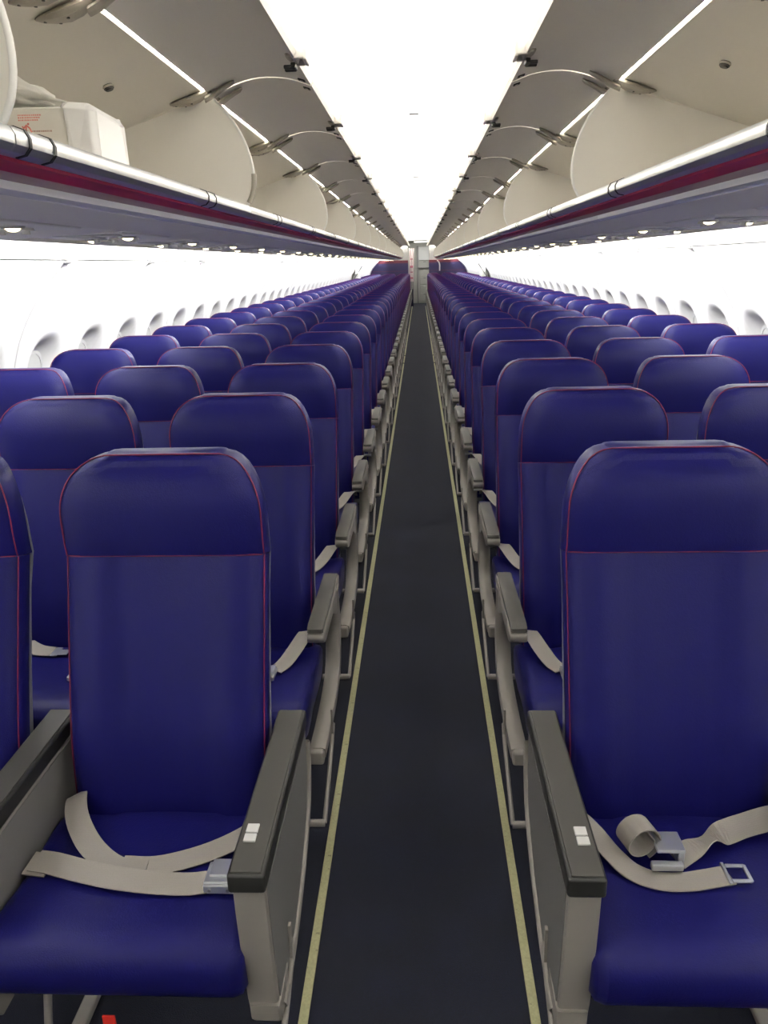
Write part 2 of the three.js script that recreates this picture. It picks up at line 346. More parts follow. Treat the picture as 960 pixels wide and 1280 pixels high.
{
  const prof = [...partEdge, [1.10, 1.668], [1.10, 1.873]];
  // partition plate, triangulated from its outline
  const sh = new THREE.Shape(prof.map(([x, y]) => new THREE.Vector2(x, y)));
  const pg = new THREE.ExtrudeGeometry(sh, { depth: 0.010, bevelEnabled: false, curveSegments: 4 }); pg.translate(0, 0, -0.005);
  BIN.partition = boxUV(plain(pg));
  BIN.rim = tube(partEdge.map(([x, y]) => V(x - 0.001, y, 0)), 0.0062, 20, 6);
  BIN.bumper = tube(partEdge.slice(13, 20).map(([x, y]) => V(x - 0.003, y, 0.002)), 0.009, 10, 6);
  BIN.joint = sheetF([[0.572, 1.6915], [0.556, 1.6915], [0.542, 1.6863], [0.5355, 1.674], [0.5365, 1.6615], [0.5455, 1.6518], [0.560, 1.6485]], 0.004, 0, 0.008);
  // hinge arm: a lobe on the bin ceiling, a neck over the gap, a foot on the door
  const lobe = (() => { const r = []; const T = [[0.762, 0.004, 0.005], [0.75, 0.016, 0.012], [0.725, 0.024, 0.022], [0.695, 0.028, 0.030], [0.668, 0.024, 0.030], [0.645, 0.017, 0.024], [0.628, 0.013, 0.016]];
    for (const [x, w, h] of T) { const y = 2.020 - (x - 0.665) * 0.332; const ring = []; for (let i = 0; i < 8; i++) { const a = i / 8 * Math.PI * 2; ring.push(V(x, y - h * 0.5 + Math.sin(a) * h * 0.5 - 0.001, Math.cos(a) * w)); } r.push(ring); }
    return loft(r); })();
  const foot = (() => { const r = []; const T = [[0.648, 0.014, 0.020, 2.002], [0.62, 0.016, 0.020, 2.014], [0.597, 0.013, 0.018, 2.027], [0.575, 0.012, 0.016, 2.038], [0.56, 0.011, 0.014, 2.044], [0.553, 0.006, 0.008, 2.047]];
    for (const [x, w, h, y] of T) { const ring = []; for (let i = 0; i < 8; i++) { const a = i / 8 * Math.PI * 2; ring.push(V(x, y - h * 0.3 + Math.sin(a) * h * 0.5, Math.cos(a) * w)); } r.push(ring); }
    return loft(r); })();
  BIN.lobe = lobe; BIN.foot = foot;
  BIN.screw = cyl(0.0035, 0.0035, 0.003, 8, 0, 0, 0);
  // latch near the free edge of the door, in the middle of its length
  BIN.latchPlate = (() => { const r = []; for (const [f, w] of [[-0.055, 0.002], [-0.048, 0.009], [-0.02, 0.011], [0.0, 0.010], [0.012, 0.004]]) { const ring = []; for (let i = 0; i < 8; i++) { const a = i / 8 * Math.PI * 2; ring.push(V(Math.cos(a) * w, Math.sin(a) * 0.004, -f)); } r.push(ring); } return loft(r); })();
  BIN.hook = join([rbox(0.014, 0.012, 0.05, 0.003, 0, -0.006, -0.035), rbox(0.034, 0.010, 0.012, 0.003, 0.012, -0.008, -0.03), rbox(0.034, 0.010, 0.012, 0.003, 0.014, -0.008, -0.062)]);
  BIN.cup = (() => { const g = []; g.push(rbox(0.012, 0.040, 0.085, 0.005, -0.030, 0.006, 0)); g.push(rbox(0.034, 0.010, 0.085, 0.004, -0.014, 0.022, 0)); g.push(rbox(0.034, 0.034, 0.010, 0.004, -0.014, 0.006, 0.04)); g.push(rbox(0.034, 0.034, 0.010, 0.004, -0.014, 0.006, -0.04)); return join(g); })();
  BIN.plate = rbox(0.022, 0.003, 0.026, 0.001);
  BIN.mark = loft([[V(-0.004, -0.0022, 0.005), V(0.005, -0.0022, 0), V(-0.004, -0.0022, -0.005)], [V(-0.004, -0.0012, 0.005), V(0.005, -0.0012, 0), V(-0.004, -0.0012, -0.005)]]);
  BIN.plug = join([cyl(0.0135, 0.0135, 0.012, 14, 0, 0, 0), cyl(0.0105, 0.0105, 0.014, 14, 0, -0.002, 0)]);
  BIN.plugRing = boxUV(plain(new THREE.TorusGeometry(0.0125, 0.0032, 6, 18).rotateX(Math.PI / 2)));
  BIN.clip = rbox(0.014, 0.006, 0.018, 0.002);
}
const BINm = {}; for (const k in BIN) BINm[k] = mirror(BIN[k]);
const ordinal = n => { const u = ['zeroth', 'first', 'second', 'third', 'fourth', 'fifth', 'sixth', 'seventh', 'eighth', 'ninth', 'tenth', 'eleventh', 'twelfth', 'thirteenth', 'fourteenth', 'fifteenth', 'sixteenth', 'seventeenth', 'eighteenth', 'nineteenth']; const t = ['', '', 'twenty', 'thirty']; const tt = ['', '', 'twentieth', 'thirtieth']; return n < 20 ? u[n] : n % 10 ? `${t[Math.floor(n / 10)]}-${u[n % 10]}` : tt[n / 10]; };
// each bin: where it starts and ends, and where the gaps between its doors are
const binPlan = s => {
  const first = s < 0 ? 2.746 : 2.80, out = [];
  if (s < 0) { out.push({ f0: -0.95, f1: 1.156, gaps: [0.11], k: 0 }, { f0: 1.156, f1: first, gaps: [1.735], k: 1 }); } else out.push({ f0: -1.4, f1: 0.667, gaps: [-0.40], k: 0 }, { f0: 0.667, f1: first, gaps: [1.775], k: 1 });
  for (let f = first, k = 2; f + BAY < F_END - 0.2; f += 2 * BAY, k++) { const f1 = f + 2 * BAY > F_END - 0.2 ? f + BAY : f + 2 * BAY; out.push({ f0: f, f1, gaps: f1 - f > 1.5 ? [f + BAY] : [], k }); }
  return out;
};
for (const s of [-1, 1]) {
  const G = s < 0 ? BINm : BIN;
  for (const { f0, f1, gaps, k } of binPlan(s)) {
    const len = f1 - f0 - 0.004;
    const where = s < 0 ? (k < 1 ? 'just before the package bin' : k === 1 ? 'holding the white package' : `${ordinal(k)} in its row, counting the package bin first`)
      : (k < 1 ? 'at the front of the row across from the package' : k === 1 ? 'across the aisle from the white package' : `${ordinal(k)} in its row, the first facing the package`);
    const b = thing('overhead_bin', `open cream overhead luggage bin ${where}`, 'overhead bin', 0, 0, f0, 'open overhead bins above the seats');
    put('bin_shell', run('shell', len, s), M.binInner, b);
    const pt = put('partition', G.partition, M.partition, b); pt.position.z = -(len - 0.008);
    put('edge_trim', G.rim, M.partRim, pt);
    if (s < 0 && k === 1) put('edge_bumper', G.bumper, M.hinge, pt);
    put('hand_rail', run('rail', len, s), M.rail, b);
    put('colour_stripe', run('stripe', len, s), M.magenta, b); put('stripe_base', run('lower', len, s), M.pinkgrey, b); put('bead_trim', run('bead', len, s), M.bead, b); put('valance', run('valance', len, s), M.valance, b);
    const cuts = [f0, ...gaps, f1];
    for (let d = 0; d < cuts.length - 1; d++) {
      const a = cuts[d] - f0, e = cuts[d + 1] - f0, dl = e - a;
      const dr = put('bin_door', run('door', dl - 0.014, s), M.doorInner, b); dr.position.z = -(a + 0.007);
      const jf = dl < 0.7 ? a + 0.036 : e - 0.56; if (jf > 0.02) for (const q of [0, 0.08]) put('rail_joint', G.joint, M.black, b).position.z = -(jf + q);
      for (const q of [a + 0.055, e - 0.055]) {
        const h = put('hinge_arm', G.lobe, M.hinge, b); h.position.z = -q; put('arm_foot', G.foot, M.hinge, h);
        if (f0 < 4) for (const [sx, sz, sy] of [[0.742, 0.002, 0.015], [0.715, -0.010, 0.0235], [0.69, 0.010, 0.0285]]) put('screw', G.screw, M.latch, h).position.set(s * sx, 2.020 - (sx - 0.665) * 0.332 - sy, sz);
      }
      const ly = 2.036, lx = 0.333, lf = dl * 0.66;
      const lt = put('latch', G.latchPlate, M.hinge, dr); lt.position.set(s * lx, ly - 0.001, -lf); lt.rotation.z = s * 0.3;
      if (f0 < 14) { const hk = put('latch_hook', G.hook, M.latch, dr); hk.position.set(s * (lx - 0.004), ly - 0.003, -(lf + 0.01)); }
      put('door_handle', G.cup, M.latchCup, dr).position.set(s * 0.322, ly + 0.006, -(lf + 0.02));
      if (f0 < 12) for (const q of [0.06, dl - 0.06]) { const pl = put('marker_plate', G.plate, M.black, dr); pl.position.set(s * 0.342, 2.0405, -q); pl.rotation.z = s * 0.28; if (f0 < 5) put('plate_mark', G.mark, M.bezel, pl); }
    }
    if (f0 < 8) {
      const pg = put('vent_plug', G.plug, M.latch, b); pg.position.set(s * 0.815, 1.964, -(2.31 - f0 > 0 && k === 1 ? 2.31 - f0 : 1.4)); pg.rotation.z = -s * 0.32; put('plug_ring', G.plugRing, M.hinge, pg);
      const cl = put('ceiling_clip', G.clip, M.hinge, b); cl.position.set(s * 0.90, 1.934, -(k === 1 && s < 0 ? 0.72 : 0.5)); cl.rotation.z = -s * 0.32;
    }
  }
}

// package in the left bin
{
  const cv = document.createElement('canvas'); cv.width = 512; cv.height = 256; const c = cv.getContext('2d');
  c.fillStyle = '#e8e4da'; c.fillRect(0, 0, 512, 384); c.translate(0, -82);
  c.fillStyle = '#d98878'; for (let r = 0; r < 3; r++) { let x = 150; while (x < 320 - r * 8) { const w = 5 + Math.floor(rnd() * 9); c.fillRect(x, 120 + r * 17, w, 10); x += w + 4; } }
  c.strokeStyle = '#cf6f62'; c.lineWidth = 11; c.lineCap = 'round';
  c.beginPath(); c.moveTo(160, 245); c.lineTo(185, 215); c.lineTo(206, 195); c.lineTo(228, 214); c.lineTo(240, 240); c.moveTo(206, 196); c.lineTo(200, 228); c.lineTo(215, 250); c.moveTo(186, 214); c.lineTo(176, 205); c.stroke();
  c.beginPath(); c.arc(222, 186, 8, 0, 7); c.fillStyle = '#cf6f62'; c.fill();
  c.fillStyle = '#a9826f'; for (let x = 246; x < 400;) { const w = 5 + Math.floor(rnd() * 8); c.fillRect(x, 232, w, 11); x += w + 3; }
  const tx = new THREE.CanvasTexture(cv); tx.colorSpace = THREE.SRGBColorSpace;
  const H = 0.122;
  const p = thing('wrapped_carton', 'white film-wrapped carton with red print in the open bin', 'package', -0.785, 1.674, 1.715);
  const body = new RoundedBoxGeometry(0.33, H, 0.19, 6, 0.012); const q = body.attributes.position;
  for (let i = 0; i < q.count; i++) { const x = q.getX(i), y = q.getY(i), z = q.getZ(i); const n = (n16(x * 40 + 9, y * 40 + z * 30) - 0.5) * 0.007; q.setXYZ(i, x + n * Math.sign(x), y + n * 0.6, z + n * Math.sign(z)); }
  body.computeVertexNormals(); body.translate(0, H / 2, 0);
  put('carton', boxUV(plain(body)), M.paper, p);
  const print = put('printed_label', new THREE.PlaneGeometry(0.128, 0.064), std({ map: tx, roughness: 0.7 }), p); print.position.set(0.058, 0.084, 0.1005);
  const film = new RoundedBoxGeometry(0.060, H * 1.04, 0.206, 14, 0.016), fq = film.attributes.position;
  for (let i = 0; i < fq.count; i++) { const x = fq.getX(i), y = fq.getY(i), z = fq.getZ(i); const n = (n64(x * 120 + 20 + z * 80, y * 120 + z * 60) - 0.5) * 0.010 + (n16(x * 40, z * 40 + y * 40) - 0.5) * 0.010; const l = Math.hypot(x, y, z) || 1; fq.setXYZ(i, x + Math.sign(x) * n, y + y / l * n * 0.8, z + z / l * n); }
  film.computeVertexNormals(); film.translate(0.148, H * 0.52, -0.002); put('plastic_film', boxUV(plain(film)), M.wrap, p);
  p.rotation.y = 0.05;
  const pb = new THREE.SphereGeometry(1, 28, 18), bq = pb.attributes.position;
  for (let i = 0; i < bq.count; i++) { let x = bq.getX(i), y = bq.getY(i), z = bq.getZ(i); const n = 1 + (n16(x * 4 + 7, y * 4 + z * 3 + 3) - 0.5) * 0.5 + (n64(x * 9 + 7, y * 14 + z * 9 + 30) - 0.5) * 0.3, k = x > 0 ? 1 - 0.6 * x : 1; bq.setXYZ(i, Math.sign(x) * Math.pow(Math.abs(x), 0.8) * 0.10 * n, y * 0.030 * n * k - 0.01 * x, z * 0.07 * n); }
  pb.computeVertexNormals();
  const cl = tag(put('folded_cloth', boxUV(plain(pb)), M.paper, scene), 'crumpled white cloth bundle lying on top of the wrapped carton', 'cloth'); cl.position.set(-0.805, 1.674 + H + 0.037, -1.70); cl.rotation.set(0, 0.15, -0.06);
}

// ---------------------------------------------------------------- passenger service units, one above each row
{
  const plate = rbox(0.315, 0.012, 0.44, 0.004, 0.978, 1.5975, 0), filler = sheetF([[0.806, 1.602], [0.98, 1.596], [1.150, 1.588]], -0.006, 0, PITCH - 0.46), lip = rbox(0.012, 0.034, PITCH - 0.003, 0.003, 1.148, 1.598, 0);
  const lens = boxUV(plain(new THREE.SphereGeometry(0.018, 14, 8).scale(1, 0.62, 1))), ringG = boxUV(plain(new THREE.TorusGeometry(0.021, 0.006, 6, 14).rotateX(Math.PI / 2))), nozzle = join([cyl(0.016, 0.02, 0.012, 12, 0, 0, 0), cyl(0.009, 0.010, 0.012, 10, 0, -0.008, 0)]);
  const grille = rbox(0.075, 0.004, 0.12, 0.0015), sign = rbox(0.19, 0.004, 0.05, 0.002);
  for (const s of [-1, 1]) for (let r = 0; r <= ROWS; r++) {
    const f = 1.80 + (r - 1) * PITCH; if (f > F_END - 0.3) break;
    const count = r < 1 ? 'before the first row' : r <= 20 ? `above the ${ordinal(r)} row` : `above the ${ordinal(ROWS + 1 - r)} row from the rear`;
    const u = thing('service_panel', `grey service panel with reading lights ${count}, ${s < 0 ? 'package side' : 'opposite the package'}`, 'service panel', 0, 0, f, 'overhead service panels above the rows');
    const mk = (n, g, m, x, y, z, par = u) => { const o = put(n, g, m, par); o.position.set(x, y, z); return o; };
    const m2 = g => s < 0 ? (g._m ||= mirror(g)) : g;
    mk('panel_plate', m2(plate), M.psu, 0, 0, 0).rotation.z = -s * 0.0;
    mk('filler_panel', m2(filler), M.valance, 0, 0, -0.225); mk('edge_lip', m2(lip), M.valance, 0, 0, -PITCH / 2 + 0.22);
    for (const [x, z] of [[0.885, 0.0], [1.06, -0.16]]) { const l = mk('reading_light', lens, M.readLamp, s * x, 1.590, z); put('light_ring', ringG, M.nozzle, l).position.y = 0.001; }
    if (r < 16) { for (const [x, z] of [[0.90, -0.09], [0.96, -0.09], [1.02, -0.09]]) mk('air_nozzle', nozzle, M.psu, s * x, 1.591, z); mk('speaker_grille', grille, M.nozzle, s * 1.0, 1.591, 0.04); mk('sign_lens', sign, M.nozzle, s * 0.95, 1.591, 0.15); }
  }
}

// ---------------------------------------------------------------- seats
// seat axes: origin on the floor below the top of its backrest, z towards the seat front
const S = {};
{
  const B = [0.235, 0.405], T = [0.062, 1.142]; const dz = T[0] - B[0], dy = T[1] - B[1], len = Math.hypot(dz, dy), tz = dz / len, ty = dy / len, nz = ty, ny = -tz;   // n looks forward and slightly up
  const HW = 0.205, RX = 0.088, RY = 0.125, SEAM = 0.732;
  const prof = new THREE.CatmullRomCurve3([[0, 0], [0.1, 0.012], [0.22, 0.02], [0.36, 0.016], [0.52, 0.006], [0.66, -0.003], [SEAM, -0.008]].map(([a, b]) => V(a, b, 0)));
  const headP = new THREE.CatmullRomCurve3([[SEAM, -0.006], [0.748, -0.001], [0.79, 0.008], [0.85, 0.018], [0.90, 0.021], [0.95, 0.014], [1.0, -0.010]].map(([a, b]) => V(a, b, 0)));
  const off = (c, t) => { let lo = 0, hi = 1; for (let k = 0; k < 24; k++) { const m = (lo + hi) / 2; if (c.getPoint(m).x < t) lo = m; else hi = m; } return c.getPoint(lo).y; };
  const at = (x, t, d) => V(x, B[1] + ty * len * t + ny * d, B[0] + tz * len * t + nz * d);
  function ring(t, w, d, th, bolster, r = 0.012, lift = 0) {
    const out = [], front = [];
    const NF = 16; for (let i = 0; i <= NF; i++) { const u = -1 + 2 * i / NF; const x = u * (w - r); const a = Math.abs(u); const bo = bolster * (0.011 * sstep(0.50, 0.60, a) - 0.004 * (1 - sstep(0.0, 0.5, a))) - 0.010 * sstep(0.82, 1.0, a); front.push(at(x, t, d + bo)); }
    out.push(...front);
    const e = d - 0.010;
    out.push(at(w - r * 0.3, t, e - r * 0.3), at(w, t, e - r), at(w + 0.003, t + lift * 0.5, e - th * 0.5), at(w, t + lift * 0.9, e - th + 0.006));
    for (let i = 0; i <= 4; i++) out.push(at((w - 0.008) * (1 - i / 2), t + lift, e - th));
    out.push(at(-w, t + lift * 0.9, e - th + 0.006), at(-w - 0.003, t + lift * 0.5, e - th * 0.5), at(-w, t, e - r), at(-w + r * 0.3, t, e - r * 0.3));
    return { out, L: at(-w + r * 0.3 - 0.001, t, e - r * 0.3 + 0.001), R: at(w - r * 0.3 + 0.001, t, e - r * 0.3 + 0.001) };
  }
  // lower backrest
  const lower = []; for (let i = 0; i <= 14; i++) { const t = SEAM * i / 14; lower.push(ring(t, HW - 0.006 * (1 - i / 14), off(prof, t), 0.05, 1)); }
  const firstIn = ring(-0.012, HW - 0.02, -0.012, 0.03, 0); 
  S.back = loft([firstIn.out, ...lower.map(r => r.out)], true, true, 0.75);
  // headrest
  const SC = 1 - RY / len, head = [];
  for (let i = 0; i <= 5; i++) { const t = SEAM + 0.002 + (SC - SEAM - 0.002) * i / 5; head.push(ring(t, HW, off(headP, t), 0.064, 0)); }
  for (let i = 1; i <= 8; i++) { const a = i / 8 * Math.PI / 2 * 0.97, t = SC + (1 - SC) * Math.sin(a); head.push(ring(t, HW - RX * (1 - Math.cos(a)), off(headP, t), 0.064, 0, 0.012, 0.016 * Math.sin(a))); }
  const top1 = ring(1.002, HW - RX + 0.002, -0.014, 0.057, 0, 0.012, 0.0165), top2 = ring(1.004, HW - RX - 0.008, -0.022, 0.044, 0, 0.012, 0.0155);
  S.head = loft([...head.map(r => r.out), top1.out, top2.out], true, true, 0.75);
  // piping
  const PR = 0.0015;
  S.pipeBack = tube(lower.map(r => r.L), PR, 20, 5); S.pipeBackR = tube(lower.map(r => r.R), PR, 20, 5);
  const LASTT = SC + (1 - SC) * Math.sin(0.97 * Math.PI / 2), topPts = []; for (let i = 0; i <= 6; i++) { const u = (-1 + i / 3) * 0.93; topPts.push(at(u * (HW - RX * (1 - Math.cos(0.97 * Math.PI / 2))), LASTT + 0.0015, off(headP, LASTT) + 0.0012 - 0.010 * sstep(0.82, 1, Math.abs(u)))); }
  S.pipeHead = tube([...head.map(r => r.L), ...topPts, ...head.map(r => r.R).reverse()], PR, 64, 5);
  const seamRing = ring(SEAM, HW, off(prof, SEAM), 0.05, 0); const seamPts = []; for (let i = 0; i <= 12; i++) { const u = -1 + i / 6; seamPts.push(at(u * (HW - 0.006), SEAM + 0.001, off(prof, SEAM) + 0.001 - 0.010 * sstep(0.82, 1, Math.abs(u)))); }
  S.seam = tube(seamPts, 0.0014, 16, 5);
  // grey shell behind the upholstery
  const sr = (t, w) => { const d = off(t < SEAM ? prof : headP, Math.min(t, 0.999)) - (t < SEAM ? 0.061 : 0.075); return [at(-w, t, d), at(w, t, d), at(w - 0.006, t, d - 0.013), at(-w + 0.006, t, d - 0.013)]; };
  const sh = []; for (let i = 0; i <= 8; i++) sh.push(sr(0.03 + (SC - 0.03) * i / 8, HW - 0.001)); for (let i = 1; i <= 4; i++) { const a = i / 4 * 1.35; sh.push(sr(SC + (0.985 - SC) * Math.sin(a), HW - 0.002 - RX * (1 - Math.cos(a)))); }
  S.shell = loft(sh, true, true, 0.6);
  // seat cushion: side profile [z, y]
  const cp = []; const curve = new THREE.CatmullRomCurve3([[0.17, 0.405], [0.24, 0.433], [0.33, 0.436], [0.43, 0.440], [0.52, 0.443], [0.560, 0.436], [0.583, 0.412], [0.586, 0.375], [0.572, 0.338], [0.52, 0.325], [0.35, 0.330], [0.19, 0.345]].map(([z, y]) => V(0, y, z)), true);
  for (const p of curve.getPoints(30).slice(0, 30)) cp.push([p.z, p.y]);
  S.cushion = sweepX(cp, -0.221, 0.221, 0.022, 0.9);
  
  S.tray = rbox(0.42, 0.06, 0.30, 0.01, 0, 0.300, 0.36);
}
// ---- armrests (local x = 0 is the armrest's middle; mirrored copies for the other side)
const A = {};
{
  // front-row armrest: a broad closed side panel with a dark cap
  const pr = [[0.11, 0.560], [0.115, 0.46], [0.15, 0.385], [0.25, 0.315], [0.36, 0.272], [0.45, 0.255], [0.535, 0.258], [0.546, 0.30], [0.558, 0.40], [0.566, 0.50], [0.568, 0.560]];
  A.frontBody = sweepX(pr, -0.026, 0.026, 0.005, 0.5);
  const plateProf = pr.map(([z, y]) => [0.34 + (z - 0.34) * 0.94, 0.43 + (y - 0.43) * 0.93]);
  A.sidePlate = sweepX(plateProf, -0.0275, -0.0255, 0, 0.5); A.sidePlateIn = sweepX(plateProf, 0.0255, 0.0275, 0, 0.5);
  A.frontRim = tube([[0.112, 0.52], [0.117, 0.455], [0.155, 0.382], [0.25, 0.318], [0.36, 0.276], [0.45, 0.258], [0.515, 0.256]].map(([z, y]) => V(-0.027, y, z)), 0.0075, 24, 6);
  A.frontToe = sweepX([[0.455, 0.246], [0.536, 0.244], [0.549, 0.262], [0.551, 0.296], [0.46, 0.296]], -0.029, 0.023, 0.006, 0.5);
  A.frontCap = rbox(0.060, 0.036, 0.472, 0.006, 0, 0.578, 0.344, 3);
  A.frontInset = rbox(0.050, 0.004, 0.46, 0.0018, 0.001, 0.5965, 0.344);
  A.button = join([rbox(0.020, 0.004, 0.020, 0.001, 0.008, 0.5995, 0.478), rbox(0.020, 0.004, 0.018, 0.001, 0.008, 0.5995, 0.5005)]);
  // normal armrest: pad on a beige carrier
  A.pad = sweepX([[0.055, 0.588], [0.07, 0.597], [0.43, 0.600], [0.447, 0.594], [0.45, 0.585], [0.06, 0.580]], -0.021, 0.021, 0.004, 0.6);
  const cprof = new THREE.CatmullRomCurve3([[0.05, 0.585], [0.25, 0.583], [0.445, 0.583], [0.452, 0.565], [0.43, 0.548], [0.33, 0.545], [0.22, 0.535], [0.15, 0.50], [0.10, 0.50], [0.06, 0.53]].map(([z, y]) => V(0, y, z)), true).getPoints(26).slice(0, 26).map(p => [p.z, p.y]);
  A.carrier = sweepX(cprof, -0.023, 0.023, 0.006, 0.7);
  // aisle side frame that swings down and forward below the seat
  const path = new THREE.CatmullRomCurve3([[0.115, 0.57], [0.095, 0.48], [0.095, 0.39], [0.14, 0.312], [0.23, 0.283], [0.34, 0.275], [0.45, 0.277], [0.535, 0.283]].map(([z, y]) => V(0, y, z)));
  const rings = []; const N = 22; for (let i = 0; i <= N; i++) { const t = i / N, p = path.getPoint(t), tn = path.getTangent(t); const nn = V(0, -tn.z, tn.y); const h = 0.066 - 0.034 * t, w = 0.024; const ring = []; for (let k = 0; k < 10; k++) { const a = k / 10 * Math.PI * 2, c = Math.cos(a), q = Math.sin(a); const sx = Math.sign(c) * Math.pow(Math.abs(c), 0.6) * w, sy = Math.sign(q) * Math.pow(Math.abs(q), 0.6) * h / 2; ring.push(V(sx - 0.002, p.y + nn.y * sy, p.z + nn.z * sy)); } rings.push(ring); }
  A.frame = loft(rings, true, true, 0.8);
  A.toe = rbox(0.040, 0.042, 0.05, 0.008, 0, 0.276, 0.525);
  A.bar = polyTube([V(-0.028, 0.285, 0.40), V(-0.030, 0.262, 0.455), V(-0.030, 0.215, 0.56), V(-0.030, 0.172, 0.665)], 0.0058);
  A.barEnd = cyl(0.0095, 0.0095, 0.09, 10, 0.014, 0.172, 0.665, 'x');
  A.pin = cyl(0.007, 0.007, 0.10, 8, 0.05, 0.470, 0.17, 'x');
  A.anchor = join([rbox(0.018, 0.03, 0.03, 0.005, 0.045, 0.445, 0.185)]);
  A.slim = rbox(0.006, 0.10, 0.012, 0.002, -0.030, 0.30, 0.43);
  A.leg = join([polyTube([V(0, 0.30, 0.42), V(0, 0.02, 0.50)], 0.008, 8), polyTube([V(0, 0.30, 0.36), V(0, 0.02, 0.10)], 0.008, 8), rbox(0.03, 0.02, 0.50, 0.005, 0, 0.012, 0.31)]);
  A.beam = cyl(0.020, 0.020, 0.40, 10, 0, 0.305, 0.46, 'x'); A.beamRear = cyl(0.020, 0.020, 0.40, 10, 0, 0.305, 0.25, 'x');
  A.tag = rbox(0.022, 0.07, 0.004, 0.001, 0, 0.253, 0.568);
}
const Am = {}; for (const k in A) Am[k] = mirror(A[k]);
// ---- belts
const BELT = {};
{
  const U = (...a) => a.map(([x, y, z]) => V(x, y, z)), up = n => Array.from({ length: n }, () => V(0, 1, 0.15));
  // half belt at the aisle side with its buckle, draped over the cushion (seat on the left of the aisle: aisle at +x)
  BELT.sideStrap = strap(U([0.195, 0.450, 0.170], [0.192, 0.478, 0.205], [0.180, 0.482, 0.255], [0.160, 0.466, 0.315], [0.138, 0.451, 0.365], [0.118, 0.449, 0.400]), U([0.1, 0.8, -0.5], [0.05, 1, -0.2], [0, 1, 0.2], [0, 1, 0.4], [0, 1, 0.2], [0, 1, 0.1]), 0.044);
  BELT.buckle = join([rbox(0.052, 0.014, 0.056, 0.004, 0.10, 0.4545, 0.428), rbox(0.048, 0.007, 0.034, 0.002, 0.10, 0.464, 0.42)]);
  BELT.farStrap = strap(U([-0.195, 0.445, 0.185], [-0.18, 0.465, 0.21], [-0.14, 0.458, 0.25], [-0.09, 0.447, 0.275], [-0.04, 0.446, 0.285]), U([-0.4, 1, 0.2], [-0.2, 1, 0.4], [0, 1, 0.3], [0, 1, 0.2], [0, 1, 0.1]), 0.044);
  BELT.tongue = join([rbox(0.02, 0.004, 0.048, 0.0015, -0.03, 0.447, 0.287), rbox(0.03, 0.003, 0.030, 0.001, -0.008, 0.447, 0.29)]);
  // front row beside the package side of the aisle: two crossed halves
  BELT.a1 = strap(U([-0.190, 0.462, 0.212], [-0.186, 0.478, 0.240], [-0.168, 0.470, 0.288], [-0.125, 0.456, 0.345], [-0.075, 0.452, 0.388], [-0.03, 0.450, 0.408], [0.01, 0.449, 0.405]), U([-0.2, 1, 0.5], [-0.1, 1, 0.8], [0, 1, 0.5], [0, 1, 0.2], [0, 1, 0], [0, 1, 0], [0, 1, 0]), 0.044, 0.0022, 28);
  BELT.a2 = strap(U([-0.04, 0.4465, 0.398], [0.02, 0.4465, 0.398], [0.08, 0.448, 0.380], [0.13, 0.450, 0.355], [0.18, 0.455, 0.320], [0.215, 0.455, 0.27]), up(6), 0.043, 0.0022, 24);
  BELT.a3 = strap(U([-0.206, 0.4505, 0.392], [-0.17, 0.4525, 0.400], [-0.11, 0.4535, 0.418], [-0.04, 0.455, 0.436], [0.04, 0.454, 0.446], [0.10, 0.452, 0.446], [0.135, 0.452, 0.440]), up(7), 0.046, 0.0022, 28);
  BELT.aFold = strap(U([-0.216, 0.447, 0.395], [-0.20, 0.447, 0.397], [-0.17, 0.448, 0.402]), up(3), 0.050, 0.003, 6);
  BELT.aBuckle = join([rbox(0.056, 0.010, 0.052, 0.003, 0.158, 0.462, 0.432), rbox(0.056, 0.018, 0.010, 0.003, 0.158, 0.455, 0.458), rbox(0.046, 0.006, 0.040, 0.002, 0.160, 0.468, 0.424)]);
  BELT.rivets = join([cyl(0.003, 0.003, 0.004, 8, 0.142, 0.455, 0.463, 'z'), cyl(0.003, 0.003, 0.004, 8, 0.174, 0.455, 0.463, 'z')]);
  // front row across the aisle: one half rolled up, the other twisted (aisle at -x)
  BELT.b1 = strap(U([-0.215, 0.455, 0.265], [-0.195, 0.468, 0.290], [-0.170, 0.466, 0.325], [-0.145, 0.455, 0.365], [-0.118, 0.447, 0.398], [-0.08, 0.446, 0.418], [-0.03, 0.446, 0.420], [0.015, 0.447, 0.412], [0.050, 0.447, 0.404]), U([-0.3, 1, 0.5], [0, 1, 0.6], [0.2, 1, 0.3], [0.1, 1, 0], [0, 1, 0], [0, 1, 0], [0, 1, 0], [0, 1, 0], [0, 1, 0]), 0.043, 0.0022, 34);
  const coil = [], cu = []; for (let i = 0; i <= 26; i++) { const a = -1.2 + i / 26 * 8.2, r = 0.040 - 0.0007 * i; coil.push(V(-0.100 + Math.cos(a) * r * 0.92, 0.447 + 0.036 + Math.sin(a) * r * 0.88, 0.352 - Math.cos(a) * r * 0.3)); cu.push(V(Math.cos(a), Math.sin(a), -Math.cos(a) * 0.3)); }
  BELT.bCoil = strap(coil, cu, 0.044, 0.0022, 44);
  BELT.bBuckle = join([rbox(0.056, 0.014, 0.014, 0.003, -0.058, 0.460, 0.398), rbox(0.050, 0.007, 0.050, 0.002, -0.048, 0.480, 0.362), rbox(0.012, 0.03, 0.046, 0.003, -0.030, 0.466, 0.365)]);
  BELT.b2 = strap(U([-0.035, 0.452, 0.372], [0.0, 0.455, 0.350], [0.035, 0.462, 0.332], [0.075, 0.468, 0.318], [0.115, 0.470, 0.302], [0.16, 0.470, 0.285], [0.215, 0.465, 0.262]), U([0, 1, 0.3], [0, 1, 0.1], [0, 0.8, -0.5], [0, 0.75, 0.75], [0, 0.5, 0.9], [0, 0.7, 0.7], [0.1, 1, 0.4]), 0.044, 0.0022, 34);
